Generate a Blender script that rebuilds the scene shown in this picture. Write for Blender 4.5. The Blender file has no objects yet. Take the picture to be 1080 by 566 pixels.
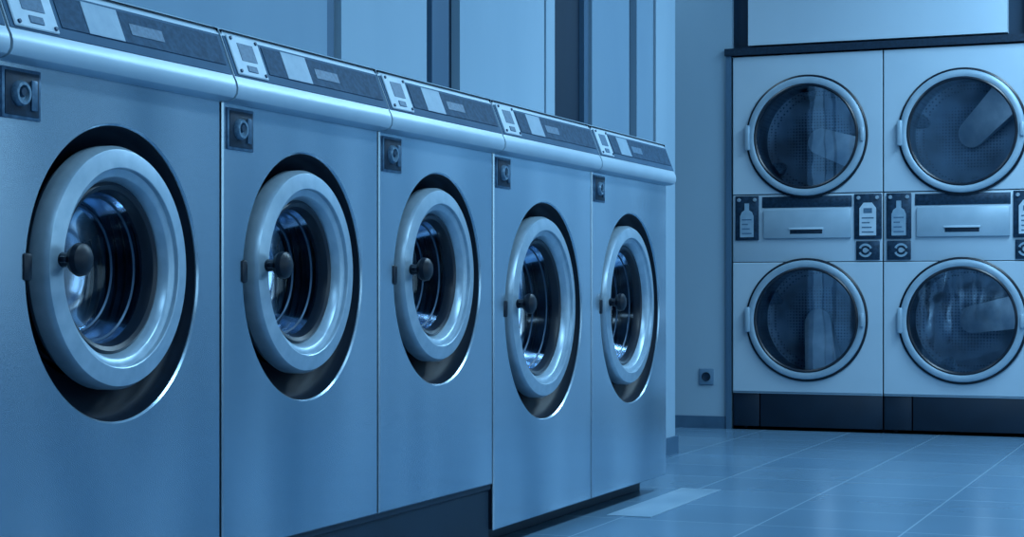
import bpy, bmesh, math, random
from mathutils import Vector, Matrix
random.seed(4)
C = bpy.context.scene.collection
PI = math.pi
try:
    bpy.context.scene.view_settings.view_transform = 'Standard'
    bpy.context.scene.view_settings.look = 'None'
except Exception:
    pass

# ------------------------------------------------------------------ materials
LIGHT = (0.43, 0.72, .96)
def tone(v):
    keys = [(0.0, (.0010, .005, .013)), (.15, (.007, .026, .052)), (.3, (.028, .074, .135)), (.5, (.095, .195, .30)),
            (.75, (.25, .385, .49)), (1.0, (.53, .67, .77))]
    for (a, ca), (b, cb) in zip(keys, keys[1:]):
        if v <= b:
            k = (v - a) / (b - a)
            return tuple(ca[i] * (1 - k) + cb[i] * k for i in range(3)) + (1,)
    return keys[-1][1] + (1,)

def mat(name, v, rough=.5, metal=0.0, spec=.5, var=0.0, scale=(8, 8, 8), bump=0.0, world=False, detail=4, grain=0.0):
    m = bpy.data.materials.new(name); m.use_nodes = True
    nt = m.node_tree; b = nt.nodes['Principled BSDF']
    b.inputs['Roughness'].default_value = rough
    b.inputs['Metallic'].default_value = metal
    b.inputs['Specular IOR Level'].default_value = spec
    mp = nt.nodes.new('ShaderNodeMapping'); mp.inputs['Scale'].default_value = scale
    nz = nt.nodes.new('ShaderNodeTexNoise'); nz.inputs['Scale'].default_value = 1.0; nz.inputs['Detail'].default_value = detail
    if world:
        g = nt.nodes.new('ShaderNodeNewGeometry'); src = g.outputs['Position']
    else:
        g = nt.nodes.new('ShaderNodeTexCoord'); src = g.outputs['Object']
    nt.links.new(src, mp.inputs['Vector'])
    nt.links.new(mp.outputs['Vector'], nz.inputs['Vector'])
    rp = nt.nodes.new('ShaderNodeValToRGB')
    rp.color_ramp.elements[0].position = .3; rp.color_ramp.elements[1].position = .7
    rp.color_ramp.elements[0].color = tone(max(0, v - var)); rp.color_ramp.elements[1].color = tone(min(1, v + var))
    nt.links.new(nz.outputs['Fac'], rp.inputs['Fac']); nt.links.new(rp.outputs['Color'], b.inputs['Base Color'])
    if grain:
        m2 = nt.nodes.new('ShaderNodeMapping'); m2.inputs['Scale'].default_value = (90, 60, 420)
        n2 = nt.nodes.new('ShaderNodeTexNoise'); n2.inputs['Scale'].default_value = 1; n2.inputs['Detail'].default_value = 3
        nt.links.new(src, m2.inputs['Vector']); nt.links.new(m2.outputs['Vector'], n2.inputs['Vector'])
        mr = nt.nodes.new('ShaderNodeMapRange'); mr.inputs['From Min'].default_value = .3; mr.inputs['From Max'].default_value = .7
        mr.inputs['To Min'].default_value = 1 - grain; mr.inputs['To Max'].default_value = 1 + grain
        nt.links.new(n2.outputs['Fac'], mr.inputs['Value'])
        vm = nt.nodes.new('ShaderNodeVectorMath'); vm.operation = 'SCALE'
        nt.links.new(rp.outputs['Color'], vm.inputs[0]); nt.links.new(mr.outputs[0], vm.inputs['Scale'])
        nt.links.new(vm.outputs[0], b.inputs['Base Color'])
    if bump:
        bp = nt.nodes.new('ShaderNodeBump'); bp.inputs['Strength'].default_value = bump; bp.inputs['Distance'].default_value = .002
        nt.links.new(nz.outputs['Fac'], bp.inputs['Height']); nt.links.new(bp.outputs['Normal'], b.inputs['Normal'])
    return m

M = {}
M['steel'] = mat('brushed_steel', .86, .24, .85, .5, .13, (1.1, 3.4, .8), 0, True, 1, .04)
M['steel2'] = mat('brushed_steel_smooth', .90, .22, .85, .5, .11, (1.1, 3.4, .8), 0, True, 1, .02)
M['ring'] = mat('cast_steel_ring', .84, .33, .45, .5, .04, (30, 30, 30))
M['ring_dull'] = mat('dull_ring', .26, .45, .4, .5, .05, (30, 30, 30))
M['console'] = mat('console_enamel', .86, .36, .2, .5, .03, (6, 6, 6))
M['face'] = mat('console_face', .36, .65, 0, .15, .03, (6, 6, 6))
M['display'] = mat('console_dark_strip', .27, .65, 0, .15, .05, (70, 20, 90))
M['card'] = mat('pale_card', .90, .5, 0, .4, .04, (30, 30, 30))
M['label'] = mat('console_label', .68, .5, 0, .4, .05, (30, 30, 30))
M['ink'] = mat('dark_ink', .12, .5, 0, .3, .05, (80, 80, 80))
M['midink'] = mat('grey_ink', .42, .5, 0, .3, .05, (120, 120, 120))
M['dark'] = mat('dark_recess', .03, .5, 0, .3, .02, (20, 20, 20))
M['rubber'] = mat('black_rubber', .02, .35, 0, .5, .01, (20, 20, 20))
M['knob'] = mat('black_knob_plastic', .01, .4, 0, .35, .01, (20, 20, 20))
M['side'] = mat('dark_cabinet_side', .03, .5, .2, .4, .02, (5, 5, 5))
M['plinth'] = mat('navy_plinth', .08, .45, .1, .4, .03, (4, 4, 4))
M['drum'] = mat('drum_steel', .25, .46, .75, .5, .10, (14, 8, 14), .1)
M['dryer'] = mat('dryer_enamel', .90, .35, .05, .5, .02, (3, 3, 3))
M['bezel'] = mat('dryer_bezel', .80, .38, .25, .5, .04, (12, 12, 12))
M['drawer'] = mat('drawer_enamel', .82, .35, .2, .5, .02, (12, 12, 12))
M['kick'] = mat('dryer_kick', .08, .5, .1, .4, .03, (5, 5, 5))
M['plate'] = mat('metal_plate_dark', .20, .4, .4, .5, .06, (60, 60, 60))
M['frame'] = mat('metal_plate_frame', .40, .35, .5, .5, .08, (60, 60, 60))
M['lockm'] = mat('worn_lock_metal', .56, .35, .5, .5, .15, (90, 90, 90))
M['socket'] = mat('socket_plate_plastic', .52, .45, 0, .5, .02, (20, 20, 20))
M['wall'] = mat('painted_wall', .62, .75, 0, .3, .04, (1.5, 1.5, .5))
M['wall2'] = mat('painted_wall_pale', .75, .7, 0, .3, .04, (1.5, 1.5, .5))
M['wallpale'] = mat('pale_bulkhead', .90, .6, 0, .3, .02, (1.5, 1.5, .5))
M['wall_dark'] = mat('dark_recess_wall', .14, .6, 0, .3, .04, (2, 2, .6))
M['wallmid'] = mat('mid_trim', .38, .6, 0, .3, .04, (2, 2, .6))
M['ceil'] = mat('ceiling_paint', .9, .8, 0, .3, .02)
M['base'] = mat('baseboard_tile', .38, .4, 0, .5, .04)
M['pale_strip'] = mat('pale_floor_strip', .74, .35, .1, .5, .08, (6, 3, 6))
M['smooth'] = mat('vane_reflection', .72, .5, .1, .4, .14, (9, 9, 9))  # pale tone stands in for the reflection across the dryer glass

def perforated():
    m = mat('perforated_drum', .5, .4, .3, .5, .05)
    nt = m.node_tree; b = nt.nodes['Principled BSDF']
    tc = nt.nodes.new('ShaderNodeTexCoord'); vo = nt.nodes.new('ShaderNodeTexVoronoi')
    vo.inputs['Scale'].default_value = 62; vo.inputs['Randomness'].default_value = .1
    nt.links.new(tc.outputs['Object'], vo.inputs['Vector'])
    rp = nt.nodes.new('ShaderNodeValToRGB')
    rp.color_ramp.elements[0].position = .25; rp.color_ramp.elements[1].position = .42
    rp.color_ramp.elements[0].color = tone(.30); rp.color_ramp.elements[1].color = tone(.56)
    nt.links.new(vo.outputs['Distance'], rp.inputs['Fac'])
    nz = nt.nodes.new('ShaderNodeTexNoise'); nz.inputs['Scale'].default_value = 5; nt.links.new(tc.outputs['Object'], nz.inputs['Vector'])
    mr = nt.nodes.new('ShaderNodeMapRange'); mr.inputs['From Min'].default_value = .35; mr.inputs['From Max'].default_value = .65
    mr.inputs['To Min'].default_value = .4; mr.inputs['To Max'].default_value = 1.5
    nt.links.new(nz.outputs['Fac'], mr.inputs['Value'])
    vm = nt.nodes.new('ShaderNodeVectorMath'); vm.operation = 'SCALE'
    nt.links.new(rp.outputs['Color'], vm.inputs[0]); nt.links.new(mr.outputs[0], vm.inputs['Scale'])
    nt.links.new(vm.outputs[0], b.inputs['Base Color'])
    return m
M['perf'] = perforated()

def glass(name, tint, refl, rough=.04, wob=0.0):
    m = bpy.data.materials.new(name); m.use_nodes = True
    nt = m.node_tree
    for n in list(nt.nodes): nt.nodes.remove(n)
    out = nt.nodes.new('ShaderNodeOutputMaterial'); mx = nt.nodes.new('ShaderNodeMixShader')
    tr = nt.nodes.new('ShaderNodeBsdfTransparent'); gl = nt.nodes.new('ShaderNodeBsdfGlossy')
    tr.inputs['Color'].default_value = tint; gl.inputs['Roughness'].default_value = rough
    gl.inputs['Color'].default_value = (.7, .85, 1, 1)
    lw = nt.nodes.new('ShaderNodeFresnel'); lw.inputs['IOR'].default_value = refl
    if wob:
        tc = nt.nodes.new('ShaderNodeTexCoord'); nz = nt.nodes.new('ShaderNodeTexNoise'); nz.inputs['Scale'].default_value = 5
        bp = nt.nodes.new('ShaderNodeBump'); bp.inputs['Strength'].default_value = wob; bp.inputs['Distance'].default_value = .02
        nt.links.new(tc.outputs['Object'], nz.inputs['Vector']); nt.links.new(nz.outputs['Fac'], bp.inputs['Height']); nt.links.new(bp.outputs['Normal'], gl.inputs['Normal'])
    nt.links.new(lw.outputs[0], mx.inputs[0]); nt.links.new(tr.outputs[0], mx.inputs[1]); nt.links.new(gl.outputs[0], mx.inputs[2])
    nt.links.new(mx.outputs[0], out.inputs['Surface'])
    return m
M['glass'] = glass('porthole_glass', (.42, .5, .58, 1), 1.36, .14)
M['dglass'] = glass('dryer_glass', (.82, .9, 1, 1), 2.7, .03, .04)

def floor_mat():
    m = mat('floor_tiles', .5, .28, 0, .5, .04, (1.2, 1.2, 1.2))
    nt = m.node_tree; b = nt.nodes['Principled BSDF']
    tc = nt.nodes.new('ShaderNodeTexCoord'); br = nt.nodes.new('ShaderNodeTexBrick')
    br.offset = 0.0; br.inputs['Scale'].default_value = 1
    br.inputs['Brick Width'].default_value = .45; br.inputs['Row Height'].default_value = .45
    br.inputs['Mortar Size'].default_value = .004; br.inputs['Mortar Smooth'].default_value = .4
    br.inputs['Color1'].default_value = tone(.51); br.inputs['Color2'].default_value = tone(.55); br.inputs['Mortar'].default_value = tone(.72)
    nt.links.new(tc.outputs['Object'], br.inputs['Vector'])
    nz = nt.nodes.new('ShaderNodeTexNoise'); nz.inputs['Scale'].default_value = 1.5; nz.inputs['Detail'].default_value = 2
    nt.links.new(tc.outputs['Object'], nz.inputs['Vector'])
    mr = nt.nodes.new('ShaderNodeMapRange'); mr.inputs['From Min'].default_value = .3; mr.inputs['From Max'].default_value = .7
    mr.inputs['To Min'].default_value = .95; mr.inputs['To Max'].default_value = 1.05
    nt.links.new(nz.outputs['Fac'], mr.inputs['Value'])
    mu = nt.nodes.new('ShaderNodeVectorMath'); mu.operation = 'SCALE'
    nt.links.new(br.outputs['Color'], mu.inputs[0]); nt.links.new(mr.outputs[0], mu.inputs['Scale'])
    nt.links.new(mu.outputs[0], b.inputs['Base Color'])
    b.inputs['Specular IOR Level'].default_value = .5
    b.inputs['Roughness'].default_value = .24
    return m
M['floor'] = floor_mat()

# ------------------------------------------------------------------ mesh helpers
def obj(name, bm, m, parent=None, smooth=True):
    bmesh.ops.recalc_face_normals(bm, faces=bm.faces[:])
    me = bpy.data.meshes.new(name); bm.to_mesh(me); bm.free()
    if smooth:
        for p in me.polygons: p.use_smooth = True
        me.set_sharp_from_angle(angle=math.radians(32))
    me.materials.append(m)
    o = bpy.data.objects.new(name, me); C.objects.link(o)
    if parent: o.parent = parent
    return o
def box(bm, x0, x1, y0, y1, z0, z1, bev=0.0, mtx=None, seg=2):
    vs = [bm.verts.new((x, y, z)) for x in (x0, x1) for y in (y0, y1) for z in (z0, z1)]
    fs = [bm.faces.new([vs[i] for i in q]) for q in ((0,1,3,2),(4,6,7,5),(0,4,5,1),(2,3,7,6),(0,2,6,4),(1,5,7,3))]
    new = vs
    if bev:
        es = list({e for f in fs for e in f.edges})
        r = bmesh.ops.bevel(bm, geom=es, offset=bev, segments=seg, affect='EDGES', profile=.5)
        new = list({v for v in r['verts']} | {v for v in vs if v.is_valid})
    if mtx is not None:
        for v in new: v.co = mtx @ v.co
def lathe(bm, prof, cx=0, cz=0, seg=72, close=False):
    rings = []
    for r, y in prof:
        if r < 1e-6: rings.append([bm.verts.new((cx, y, cz))])
        else: rings.append([bm.verts.new((cx + r*math.cos(2*PI*i/seg), y, cz + r*math.sin(2*PI*i/seg))) for i in range(seg)])
    pairs = list(zip(rings, rings[1:]))
    if close: pairs.append((rings[-1], rings[0]))
    for a, b in pairs:
        for i in range(seg):
            j = (i+1) % seg
            if len(a) == 1 and len(b) == 1: continue
            if len(a) == 1: bm.faces.new((a[0], b[i], b[j]))
            elif len(b) == 1: bm.faces.new((a[i], a[j], b[0]))
            else: bm.faces.new((a[i], a[j], b[j], b[i]))
def prism(bm, prof, x0, x1):
    a = [bm.verts.new((x0, y, z)) for y, z in prof]; b = [bm.verts.new((x1, y, z)) for y, z in prof]
    n = len(prof)
    for i in range(n):
        j = (i+1) % n
        bm.faces.new((a[i], a[j], b[j], b[i]))
    bm.faces.new(a); bm.faces.new(b[::-1])
def slab_xz(bm, pts, y0, y1):
    a = [bm.verts.new((x, y0, z)) for x, z in pts]; b = [bm.verts.new((x, y1, z)) for x, z in pts]
    n = len(pts)
    for i in range(n):
        j = (i+1) % n
        bm.faces.new((a[i], a[j], b[j], b[i]))
    bm.faces.new(a); bm.faces.new(b[::-1])
def holed_panel(bm, x0, x1, z0, z1, cx, cz, R, depth=.006, e=.0025, n=96):
    angs = [2*PI*i/n for i in range(n)]
    for (x, z) in ((x0, z0), (x1, z0), (x1, z1), (x0, z1)):
        angs.append(math.atan2(z - cz, x - cx) % (2*PI))
    angs = sorted(set(round(a, 6) for a in angs))
    def rect(a, s):
        c, si = math.cos(a), math.sin(a); k = 1e9
        if c > 1e-9: k = min(k, (x1 - s - cx)/c)
        if c < -1e-9: k = min(k, (x0 + s - cx)/c)
        if si > 1e-9: k = min(k, (z1 - s - cz)/si)
        if si < -1e-9: k = min(k, (z0 + s - cz)/si)
        return cx + k*c, cz + k*si
    def snap(a, s):
        for (x, z, sx, sz) in ((x0,z0,1,1),(x1,z0,-1,1),(x1,z1,-1,-1),(x0,z1,1,-1)):
            if abs((math.atan2(z - cz, x - cx) % (2*PI)) - a) < 1e-5: return x + sx*s, z + sz*s
        return rect(a, s)
    loops = []
    for s, y in ((0, depth), (0, e), (e, 0)):
        loops.append([bm.verts.new((*(lambda p: (p[0], y, p[1]))(snap(a, s)),)) for a in angs])
    for r, y in ((R + e, 0), (R, e), (R, depth)):
        loops.append([bm.verts.new((cx + r*math.cos(a), y, cz + r*math.sin(a))) for a in angs])
    k = len(angs)
    for a, b in zip(loops, loops[1:]):
        for i in range(k):
            j = (i+1) % k
            bm.faces.new((a[i], a[j], b[j], b[i]))
def open_box(bm, x0, x1, y0, y1, z0, z1):
    vs = {}
    for x in (x0, x1):
        for y in (y0, y1):
            for z in (z0, z1): vs[(x, y, z)] = bm.verts.new((x, y, z))
    g = lambda *k: vs[k]
    bm.faces.new((g(x0,y0,z0), g(x0,y1,z0), g(x0,y1,z1), g(x0,y0,z1)))
    bm.faces.new((g(x1,y0,z0), g(x1,y0,z1), g(x1,y1,z1), g(x1,y1,z0)))
    bm.faces.new((g(x0,y0,z0), g(x1,y0,z0), g(x1,y1,z0), g(x0,y1,z0)))
    bm.faces.new((g(x0,y0,z1), g(x0,y1,z1), g(x1,y1,z1), g(x1,y0,z1)))
    bm.faces.new((g(x0,y1,z0), g(x1,y1,z0), g(x1,y1,z1), g(x0,y1,z1)))
def B(): return bmesh.new()
def thing(name, label, cat, loc, rz=0, group=None):
    o = bpy.data.objects.new(name, None); C.objects.link(o); o.empty_display_size = .1
    o.location = loc; o.rotation_euler = (0, 0, rz); o['label'] = label; o['category'] = cat
    if group: o['group'] = group
    return o
def struct(name, bm, m):
    o = obj(name, bm, m, None, smooth=False); o['kind'] = 'structure'; return o
def copy_tree(o, parent=None):
    c = o.copy(); C.objects.link(c)
    if parent: c.parent = parent
    for ch in list(o.children): copy_tree(ch, c)
    return c

# ------------------------------------------------------------------ washers
XF = -1.8956
XW = -2.30
def make_washer(W, zb, rz_c, ring_c, R, Ro, DX, steel):
    h = W/2 - .005
    t = thing('washing_machine', 'x', 'washing machine', (0, 0, 0), PI/2, 'front loading washing machines in the row')
    zt = 1.110; zB = zb
    bm = B(); open_box(bm, -h + .002, h - .002, .005, .385, zB + .003, 1.255); obj('cabinet', bm, M['side'], t, False)
    bm = B(); holed_panel(bm, -h, h, zB, zt, -.002, rz_c, R, .006, .0035); obj('front_panel', bm, steel, t)
    k = Ro/.224
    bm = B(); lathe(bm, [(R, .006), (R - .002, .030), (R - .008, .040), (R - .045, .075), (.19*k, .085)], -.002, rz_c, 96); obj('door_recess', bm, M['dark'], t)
    bm = B()
    prof = [(.185*k, .08), (.182*k, .10)]
    for i in range(12): prof += [(.182*k, .11 + i*.019), (.175*k, .116 + i*.019), (.182*k, .122 + i*.019)]
    prof += [(.165*k, .35), (.13*k, .355), (.125*k, .345), (.09*k, .35), (.085*k, .34), (.05*k, .345), (.045*k, .335), (0, .335)]
    lathe(bm, prof, DX, ring_c, 72)
    dr = obj('drum', bm, M['drum'], t)
    for a in (60, 180, 300):
        bm = B(); mt = Matrix.Translation((DX, 0, ring_c)) @ Matrix.Rotation(math.radians(a), 4, 'Y')
        box(bm, -.018, .018, .16, .34, .13*k, .176*k, .012, mt); obj('drum_lifter', bm, M['drum'], dr)
    bm = B()
    lathe(bm, [(Ro - .010, .06), (Ro, .045), (Ro, .018), (Ro - .007, .006), (Ro - .0085, .0055),
               (Ro - .040, .001), (Ro - .0415, .002), (Ro - .0435, .009), (Ro - .046, .0095), (Ro - .056, .013), (Ro - .058, .015),
               (Ro - .066, .034), (Ro - .068, .055), (Ro - .04, .06)], DX, ring_c, 96, True)
    d = obj('door', bm, M['ring'], t)
    Ri = Ro - .066
    bm = B(); lathe(bm, [(Ri + .002, .034), (Ri - .006, .030), (Ri - .014, .034), (Ri - .018, .044), (Ri - .02, .062), (Ri + .002, .062)], DX, ring_c, 96, True)
    obj('inner_rim', bm, M['rubber'], d)
    bm = B(); lathe(bm, [(Ri - .016, .045), (Ri - .022, .065), (Ri - .03, .095), (Ri - .042, .125), (Ri - .06, .138), (Ri - .09, .142), (0, .144)], DX, ring_c, 72)
    obj('glass_bowl', bm, M['glass'], d)
    for q, (rr, yy) in enumerate(((Ri - .023, .072), (Ri - .040, .112))):
        bm = B(); lathe(bm, [(rr, yy + .003), (rr + .002, yy), (rr - .001, yy - .003), (rr - .004, yy)], DX, ring_c, 72, True)
        obj('glass_rim', bm, M['ring_dull'], d)
    kx = -(Ro - .050) + DX - .010
    bm = B(); lathe(bm, [(0, .012), (.015, .012), (.012, -.010), (.015, -.018), (.025, -.023), (.030, -.032), (.028, -.042), (.019, -.049), (0, -.051)], kx, ring_c + .012, 32)
    kb = obj('door_knob', bm, M['knob'], d)
    bm = B(); box(bm, kx - .034, kx - .004, -.026, -.010, ring_c + .006, ring_c + .018, .005); obj('latch_lever', bm, M['knob'], kb)
    bm = B(); box(bm, -R - .012, -R + .012, -.004, .012, ring_c - .026, ring_c + .022, .005); obj('latch_catch', bm, M['knob'], t)
    x0 = -h + .012
    bm = B(); box(bm, x0, x0 + .105, -.004, .004, 1.012, 1.098, .002); pl = obj('key_plate', bm, M['frame'], t)
    bm = B(); box(bm, x0 + .007, x0 + .098, -.0055, -.003, 1.018, 1.092, .001); obj('plate_face', bm, M['ink'], pl)
    bm = B(); lathe(bm, [(0, -.010), (.012, -.010), (.014, -.016), (.019, -.016), (.022, -.010), (.022, -.004), (0, -.004)], x0 + .044, 1.055, 28); obj('lock', bm, M['lockm'], pl)
    bm = B(); lathe(bm, [(0, -.016), (.007, -.016), (.009, -.012), (.009, -.008), (0, -.008)], x0 + .044, 1.057, 20); obj('lock_core', bm, M['plate'], pl)
    bm = B(); box(bm, x0 + .074, x0 + .090, -.009, -.005, 1.028, 1.080, .002); obj('lock_tab', bm, M['frame'], pl)
    hw = W/2 - .0035
    bm = B()
    prism(bm, [(.015, 1.106), (-.018, 1.108), (-.030, 1.113), (-.036, 1.122), (-.037, 1.134), (-.034, 1.146), (-.029, 1.155),
               (.006, 1.246), (.012, 1.256), (.022, 1.262), (.388, 1.262), (.388, 1.106)], -hw, hw)
    con = obj('console', bm, M['console'], t)
    bm = B()
    prism(bm, [(.012, 1.109), (-.015, 1.111), (-.026, 1.117), (-.031, 1.125), (-.032, 1.134), (-.029, 1.146), (-.024, 1.156), (.010, 1.244), (.03, 1.255), (.30, 1.255), (.30, 1.109)], hw, hw + .003)
    obj('seam_strip', bm, M['rubber'], con, False)  # black strip filling the gap beside the console
    A = Vector((0, -.0287, 1.156)); ang = math.atan2(.035, .091)
    MT = Matrix.Translation(A) @ Matrix.Rotation(-ang, 4, 'X')
    L = .0975
    def sl(name, xa, xb, sa, sb, off, th, m, par, bev=.001):
        bm = B(); box(bm, xa, xb, -off - th, -off, sa, sb, bev, MT, 1); return obj(name, bm, m, par)
    sl('control_face', -hw + .003, hw - .003, .003, L - .006, 0, .0015, M['face'], con, 0)
    f = sl('display_strip', -h + .15, h - .015, .022, L - .012, .0014, .002, M['display'], con, .0005)
    sl('label_strip', -h + .23, -h + .34, .022, L - .012, .0034, .0012, M['label'], f, .0003)
    sl('label_strip', -h + .37, -h + .48, .040, L - .034, .0034, .0012, M['midink'], f, .0003)
    c = sl('instruction_card', -h + .012, -h + .135, .006, L - .002, .0014, .004, M['card'], con, .002)
    sl('card_print', -h + .044, -h + .106, .040, L - .018, .0054, .001, M['midink'], c, 0)
    sl('coin_slot', -h + .056, -h + .094, .016, .030, .0054, .002, M['midink'], c, .0005)
    for sx in (.024, .124):
        for ss in (.014, L - .010):
            bm = B(); lathe(bm, [(0, -.009), (.0035, -.009), (.004, -.006), (.004, -.005), (0, -.005)], 0, 0, 12)
            for v in bm.verts: v.co = MT @ (v.co + Vector((-h + sx, 0, ss)))
            obj('screw', bm, M['ring_dull'], c)
    return t

w_small = make_washer(.72, .187, .754, .765, .272, .226, .018, M['steel'])
w_big = make_washer(.825, .057, .665, .675, .322, .272, .012, M['steel2'])
spots = [(w_small, 2.0575, 'steel front-loading washer only just showing at the left edge of the photo'),
         (w_small, 2.778, 'nearest fully seen steel front-loading washer, its round door largest in the row'),
         (w_small, 3.4985, 'second fully seen steel washer from the left, above the start of the dark plinth'),
         (w_small, 4.219, 'middle steel washer with smaller higher-set door, above the end of the dark tall plinth'),
         (w_big, 4.9925, 'fourth steel washer from the left, first with a taller panel reaching near the floor'),
         (w_big, 5.8185, 'farthest steel washer, at the end of the row nearest the dryers')]
used = set()
for src, t, lab in spots:
    o = src if src.name not in used else copy_tree(src)
    used.add(src.name)
    o.location = (XF, t, 0); o['label'] = lab

def tagged(o, label, cat, group=None):
    o['label'] = label; o['category'] = cat
    if group: o['group'] = group
    return o
bm = B()
prism(bm, [(XW + .02, 0), (XF - .012, 0), (XF - .012, .168), (XF - .006, .174), (XF - .006, .1865), (XW + .02, .1865)], 1.70, 4.575)
for v in bm.verts: v.co = Vector((v.co.y, v.co.x, v.co.z))
tagged(obj('washer_plinth', bm, M['plinth'], None, False), 'tall dark plinth with thin top edge under the nearer washers', 'plinth')
bm = B(); box(bm, XW + .02, XF - .09, 4.585, 6.195, 0, .0565, .003)
tagged(obj('washer_plinth', bm, M['plinth'], None, False), 'low dark base set back under the two farthest washers', 'plinth')

# ------------------------------------------------------------------ dryers
YB = 9.157
def bottle(cx, z0, z1, w):
    hh = z1 - z0
    return [(cx - w/2, z0), (cx + w/2, z0), (cx + w/2, z0 + hh*.62), (cx + w*.38, z0 + hh*.74), (cx + w*.17, z0 + hh*.80), (cx + w*.17, z1),
            (cx - w*.17, z1), (cx - w*.17, z0 + hh*.80), (cx - w*.38, z0 + hh*.74), (cx - w/2, z0 + hh*.62)]
def make_dryer(rots, lab, loc, locks):
    h = .392
    t = thing('stacked_dryer', lab, 'tumble dryer', loc, 0, 'stacked tumble dryers against the end wall')
    bm = B(); open_box(bm, -h, h, .007, .72, .0, 1.955); obj('cabinet', bm, M['side'], t, False)
    zc = (1.527, .577)
    R = .285
    def door(zz, z0, z1, rot):
        bm = B(); holed_panel(bm, -h, h, z0, z1, 0, zz, R, .006, .0025); obj('front_panel', bm, M['dryer'], t)
        bm = B(); lathe(bm, [(R, .006), (R - .01, .05), (R - .015, .06), (R - .005, .10), (R - .005, .30)], 0, zz, 72); dr = obj('drum', bm, M['perf'], t)
        bm = B(); lathe(bm, [(R - .005, .30), (R - .05, .33), (.10, .34), (0, .345)], 0, zz, 72); obj('drum_back', bm, M['perf'], dr)
        # broad pale vane shaped to stand in for a diagonal reflection, plus two low ribs
        for a, w1, w2, ln in ((0, .085, .070, .34), (125, .035, .025, .07), (240, .035, .025, .07)):
            mt = Matrix.Translation((0, 0, zz)) @ Matrix.Rotation(math.radians(a + rot), 4, 'Y')
            pts = [(-w1, R - .03), (w1, R - .03)] + [(w2*math.cos(q), R - ln + w2 - w2*math.sin(q)) for q in [PI*i/10 for i in range(11)]]
            bm = B(); slab_xz(bm, pts, .12, .30)
            for v in bm.verts:
                if v.co.y < .2: v.co.y = .13 + .16*min(1, (R - v.co.z)/ln)
                v.co = mt @ v.co
            obj('drum_rib_sheen', bm, M['smooth'] if ln > .2 else M['perf'], dr)
        bm2 = B(); lathe(bm2, [(.306, -.002), (.308, -.020), (.304, -.026), (.296, -.029), (.282, -.029), (.274, -.026), (.270, -.020), (.270, -.004)], 0, zz, 96, True)
        d = obj('door', bm2, M['bezel'], t)
        bm = B(); lathe(bm, [(.318, -.001), (.320, -.008), (.311, -.012), (.306, -.001)], 0, zz, 96, True)  # dark ring standing in for the shadow gap around the door
        obj('door_shadow_gap', bm, M['rubber'], d)
        bm = B(); lathe(bm, [(.273, -.026), (.266, -.030), (.259, -.025), (.258, -.008), (.272, -.006)], 0, zz, 96, True); obj('glass_seal', bm, M['rubber'], d)
        bm = B(); lathe(bm, [(.262, -.018), (0, -.018)], 0, zz, 72); obj('glass_pane', bm, M['dglass'], d)
        bm = B(); box(bm, -.320, -.294, -.038, -.012, zz - .065, zz + .065, .007)
        obj('hinge', bm, M['bezel'], d)
        bm = B(); box(bm, .284, .304, -.042, -.026, zz - .035, zz + .035, .006); obj('door_handle', bm, M['bezel'], d)
        l = bpy.data.lights.new('drum_fill', 'POINT'); l.energy = .40; l.color = LIGHT; l.shadow_soft_size = .04  # added fill light, brightens the drum behind the glass
        lo = bpy.data.objects.new('drum_fill', l); C.objects.link(lo); lo.location = (loc[0] + .10, loc[1] + .03, zz + .03)
    door(zc[0], 1.232, 1.955, rots[0])
    door(zc[1], .200, .875, rots[1])
    bm = B(); box(bm, -h, h, .004, .02, .879, 1.228, .002); obj('middle_panel', bm, M['dryer'], t)
    bm = B(); box(bm, -.235, .235, .0, .0065, 1.160, 1.218, .002); obj('vent_slot', bm, M['plate'], t)
    bm = B(); box(bm, -.225, .232, -.012, .006, 1.000, 1.150, .004); dw = obj('lint_drawer', bm, M['drawer'], t)
    bm = B(); box(bm, -.085, .085, -.0125, -.010, 1.022, 1.046, .001); obj('finger_slot', bm, M['ink'], dw)
    bm = B(); box(bm, -.09, .09, -.020, -.012, 1.044, 1.054, .002); obj('drawer_pull', bm, M['card'], dw)
    for sx, w in ((-.315, .125), (.318, .140)):
        bm = B(); box(bm, sx - w/2, sx + w/2, -.006, .006, .992, 1.224, .003); p = obj('control_plate', bm, M['plate'], t)
        if sx < 0:
            cw = .072
            bm = B(); slab_xz(bm, bottle(sx, 1.008, 1.185, cw), -.009, -.005); cd = obj('instruction_card', bm, M['label'], p, False)
        else:
            cw = .085
            bm = B(); slab_xz(bm, [(sx - cw/2, 1.010), (sx + cw/2, 1.010), (sx + cw/2, 1.150), (sx + cw*.25, 1.178), (sx - cw*.25, 1.178), (sx - cw/2, 1.150)], -.009, -.005)
            cd = obj('instruction_card', bm, M['card'], p, False)
            bm = B(); box(bm, sx - .022, sx + .022, -.0096, -.0088, 1.124, 1.150); obj('card_print', bm, M['midink'], cd, False)
        for k in range(4):
            bm = B(); box(bm, sx - cw*.36, sx + cw*.36 - .010*(k % 3), -.0095, -.0088, 1.024 + k*.024, 1.031 + k*.024); obj('card_print', bm, M['midink'], cd, False)
        for q in (-1, 1):
            bm = B(); lathe(bm, [(0, -.014), (.008, -.014), (.010, -.010), (.010, -.005), (0, -.005)], sx + q*w*.34, 1.203, 20); obj('button', bm, M['ring'], p)
    for sx in locks:
        bm = B(); box(bm, sx - .060, sx + .060, -.006, .006, .885, .982, .003); p = obj('lock_plate', bm, M['plate'], t)
        q = .012 if sx < 0 else -.012
        cx, cz = sx + q, .934
        # broken ring, like two curved arrows around the turning lock
        for s0 in (20, 200):
            aa = [math.radians(s0 + i*14) for i in range(11)]
            pts = [(cx + .035*math.cos(a), cz + .035*math.sin(a)) for a in aa] + [(cx + (.024 + .003*math.sin(i))*math.cos(a), cz + (.024)*math.sin(a)) for i, a in reversed(list(enumerate(aa)))]
            bm = B(); slab_xz(bm, pts, -.011, -.005); obj('lock_ring', bm, M['label'], p, False)
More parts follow.
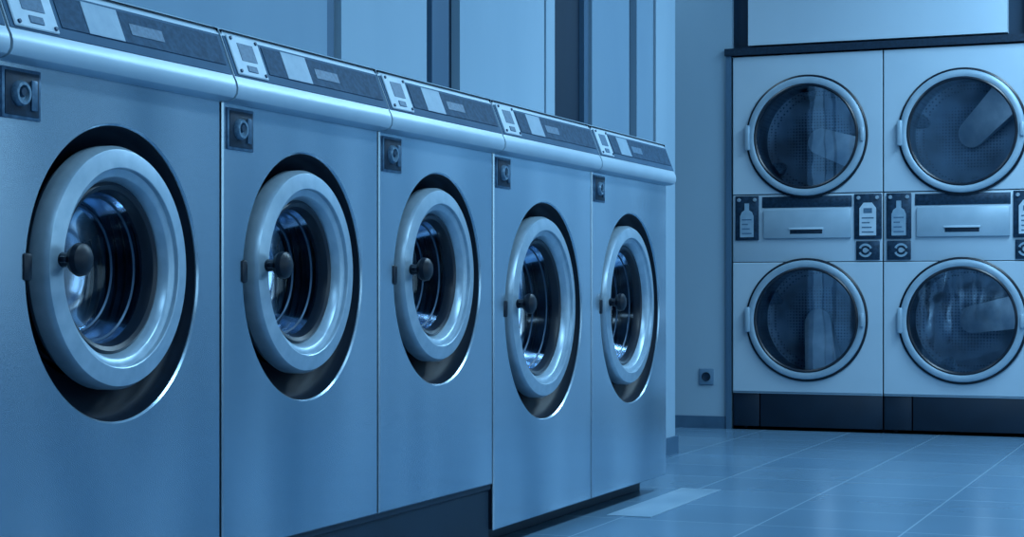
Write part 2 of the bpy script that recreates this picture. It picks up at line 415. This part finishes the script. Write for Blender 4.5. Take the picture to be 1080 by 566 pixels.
        bm = B(); slab_xz(bm, [(cx + .013*math.cos(a), cz + .013*math.sin(a)) for a in [PI*.35 + i*PI*1.3/8 for i in range(9)]] + [(cx + .020, cz)], -.014, -.005)
        obj('lock', bm, M['ring'], p, False)
    bm = B(); box(bm, -h, -.253, .012, .03, .018, .190, .002); obj('kick_plate', bm, M['kick'], t)
    bm = B(); box(bm, -.246, h, .008, .03, .018, .190, .002); obj('kick_plate', bm, M['kick'], t)
    bm = B(); box(bm, -h, h, .006, .03, .1905, .199, .001); obj('kick_trim', bm, M['bezel'], t)
    for x in (-.35, .35):
        bm = B(); lathe(bm, [(0, 0), (.02, 0), (.02, .03), (0, .03)], 0, 0, 16)
        for v in bm.verts: v.co = Vector((x + v.co.x, .10 + v.co.z, .0 + v.co.y))
        obj('foot', bm, M['rubber'], t)
    return t
make_dryer((110, 170), 'pale stacked pair of tumble dryers standing left, next to the wall socket', (-2.027, YB - .012, 0), (.318,))
make_dryer((48, 80), 'pale stacked pair of tumble dryers standing right, farther from the wall socket', (-1.237, YB - .012, 0), (-.315, .318))

# ------------------------------------------------------------------ wall socket
s = thing('wall_socket', 'small grey square power socket low on the wall beside the dryers', 'socket', (-2.565, YB, .273), 0)
bm = B(); box(bm, -.04, .04, -.010, 0, -.043, .043, .004); obj('socket_plate', bm, M['socket'], s)
bm = B(); lathe(bm, [(0, -.0118), (.018, -.0118), (.021, -.0135), (.024, -.013), (.024, -.009), (0, -.009)], 0, 0, 32)
obj('socket_outlet', bm, M['ink'], s)

# ------------------------------------------------------------------ room shell
X1 = 3.2; Y0 = -2.2; Y1 = 10.1; H = 3.0; XL = -4.0; YP = 7.69
bm = B(); box(bm, XL, X1, Y0, Y1, -.1, 0); struct('floor', bm, M['floor'])
bm = B(); box(bm, XL, X1, Y0, Y1, H, H + .1); struct('ceiling', bm, M['ceil'])
bm = B(); box(bm, XW - .15, XW - .03, Y0, YP, 0, H); box(bm, XL, XW - .03, YP - .12, YP, 0, H); struct('wall_left', bm, M['wall_dark'])
segs = [(Y0, 4.362, 'wall', 0), (4.385, 4.425, 'wallmid', -.012), (4.447, 5.019, 'wall2', 0), (5.085, 5.215, 'wallmid', -.012), (5.276, 6.04, 'wall2', 0), (6.06, 6.15, 'wall2', 0),
        (6.50, 6.549, 'wallmid', -.01), (6.565, 7.03, 'wall', 0), (7.13, 7.36, 'wall', 0), (7.40, YP, 'wall2', 0)]
for i, (a, b, m, dx) in enumerate(segs):
    bm = B(); box(bm, XW - .03, XW + dx, a, b, 0, H); struct('trim_%d' % (i + 1), bm, M[m])
bm = B(); box(bm, XW, XW + .012, 6.25, YP + .012, 0, .077); struct('baseboard_left', bm, M['base'])
bm = B()
box(bm, XL, -2.428, YB, YB + .12, 0, H)
box(bm, -.838, X1, YB, YB + .12, 0, H)
struct('wall_back', bm, M['wall2'])
bm = B(); box(bm, XL, -2.46, YB - .012, YB, 0, .065); struct('baseboard_back', bm, M['base'])
bm = B(); box(bm, -2.455, -2.428, YB - .02, YB, 0, 2.0); struct('trim_20', bm, M['wallmid'])
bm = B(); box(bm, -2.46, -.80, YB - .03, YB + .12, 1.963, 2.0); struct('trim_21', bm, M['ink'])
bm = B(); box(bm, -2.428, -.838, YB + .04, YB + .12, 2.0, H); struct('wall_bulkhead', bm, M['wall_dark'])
bm = B(); box(bm, -2.335, -1.017, YB - .02, YB + .05, 2.012, H - .05); struct('trim_22', bm, M['wallpale'])
bm = B(); box(bm, -.93, -.80, YB - .01, YB + .05, 2.0, H - .05); struct('trim_23', bm, M['wallmid'])
bm = B(); box(bm, XL - .1, XL, YP - .12, Y1, 0, H); struct('wall_far_left', bm, M['wall'])
bm = B(); box(bm, XL, X1, Y1 - .1, Y1, 0, H); struct('wall_rear', bm, M['wall_dark'])
bm = B(); box(bm, XL, X1, Y0 - .1, Y0, 0, H); struct('wall_front', bm, M['wall'])
bm = B(); added_wins = [(-1.4, .6), (1.2, 3.2), (3.8, 5.8), (6.4, 8.4)]  # unseen windows, added to let light in and reflect in the door glass
box(bm, X1, X1 + .15, Y0, Y1, 0, .6); box(bm, X1, X1 + .15, Y0, Y1, 2.6, H)
e = Y0
for a, b in added_wins:
    box(bm, X1, X1 + .15, e, a, .6, 2.6); e = b
box(bm, X1, X1 + .15, e, Y1, .6, 2.6)
struct('wall_right', bm, M['wall'])
for i, (a, b) in enumerate(added_wins):
    bm = B()
    for (p, q) in ((a, a + .06), ((a + b)/2 - .03, (a + b)/2 + .03), (b - .06, b)): box(bm, X1 + .04, X1 + .1, p, q, .6, 2.6)
    box(bm, X1 + .04, X1 + .1, a, b, .6, .66); box(bm, X1 + .04, X1 + .1, a, b, 2.54, 2.6)
    struct('added_window_%d' % (i + 1), bm, M['wallmid'])

bm = B(); box(bm, -1.86, -1.71, 5.45, 6.30, 0.0, .003, .001)  # thin pale strip laid on the floor tiles
tagged(obj('floor_strip', bm, M['pale_strip'], None, False), 'pale narrow flat strip on the tiled floor at the foot of the farthest washer', 'floor strip')

# ------------------------------------------------------------------ light
w = bpy.data.worlds.new('World'); bpy.context.scene.world = w; w.use_nodes = True
bg = w.node_tree.nodes['Background']; bg.inputs['Color'].default_value = (*LIGHT, 1); bg.inputs['Strength'].default_value = 2.2
def area(name, loc, rot, sx, sy, power):
    l = bpy.data.lights.new(name, 'AREA'); l.shape = 'RECTANGLE'; l.size = sx; l.size_y = sy; l.energy = power; l.color = LIGHT
    o = bpy.data.objects.new(name, l); C.objects.link(o); o.location = loc; o.rotation_euler = rot; return o
for y, p in ((.5, 36), (3.2, 54), (5.9, 64), (7.9, 82)):  # unseen area lights without fixtures, added to brighten washers and dryers
    area('ceiling_fill', (-.3, y, 2.96), (0, 0, 0), .5, 1.5, p)
area('ceiling_fill', (-3.1, 8.5, 2.96), (0, 0, 0), .5, .8, 10)

# ------------------------------------------------------------------ camera
cam = bpy.data.cameras.new('Camera'); co = bpy.data.objects.new('Camera', cam); C.objects.link(co)
co.location = (0, 0, .72); co.rotation_euler = (PI/2, 0, math.atan(755/1880))
cam.sensor_width = 36; cam.sensor_fit = 'HORIZONTAL'; cam.lens = 36*1880/1080; cam.shift_y = 25/1080; cam.clip_start = .02
bpy.context.scene.camera = co
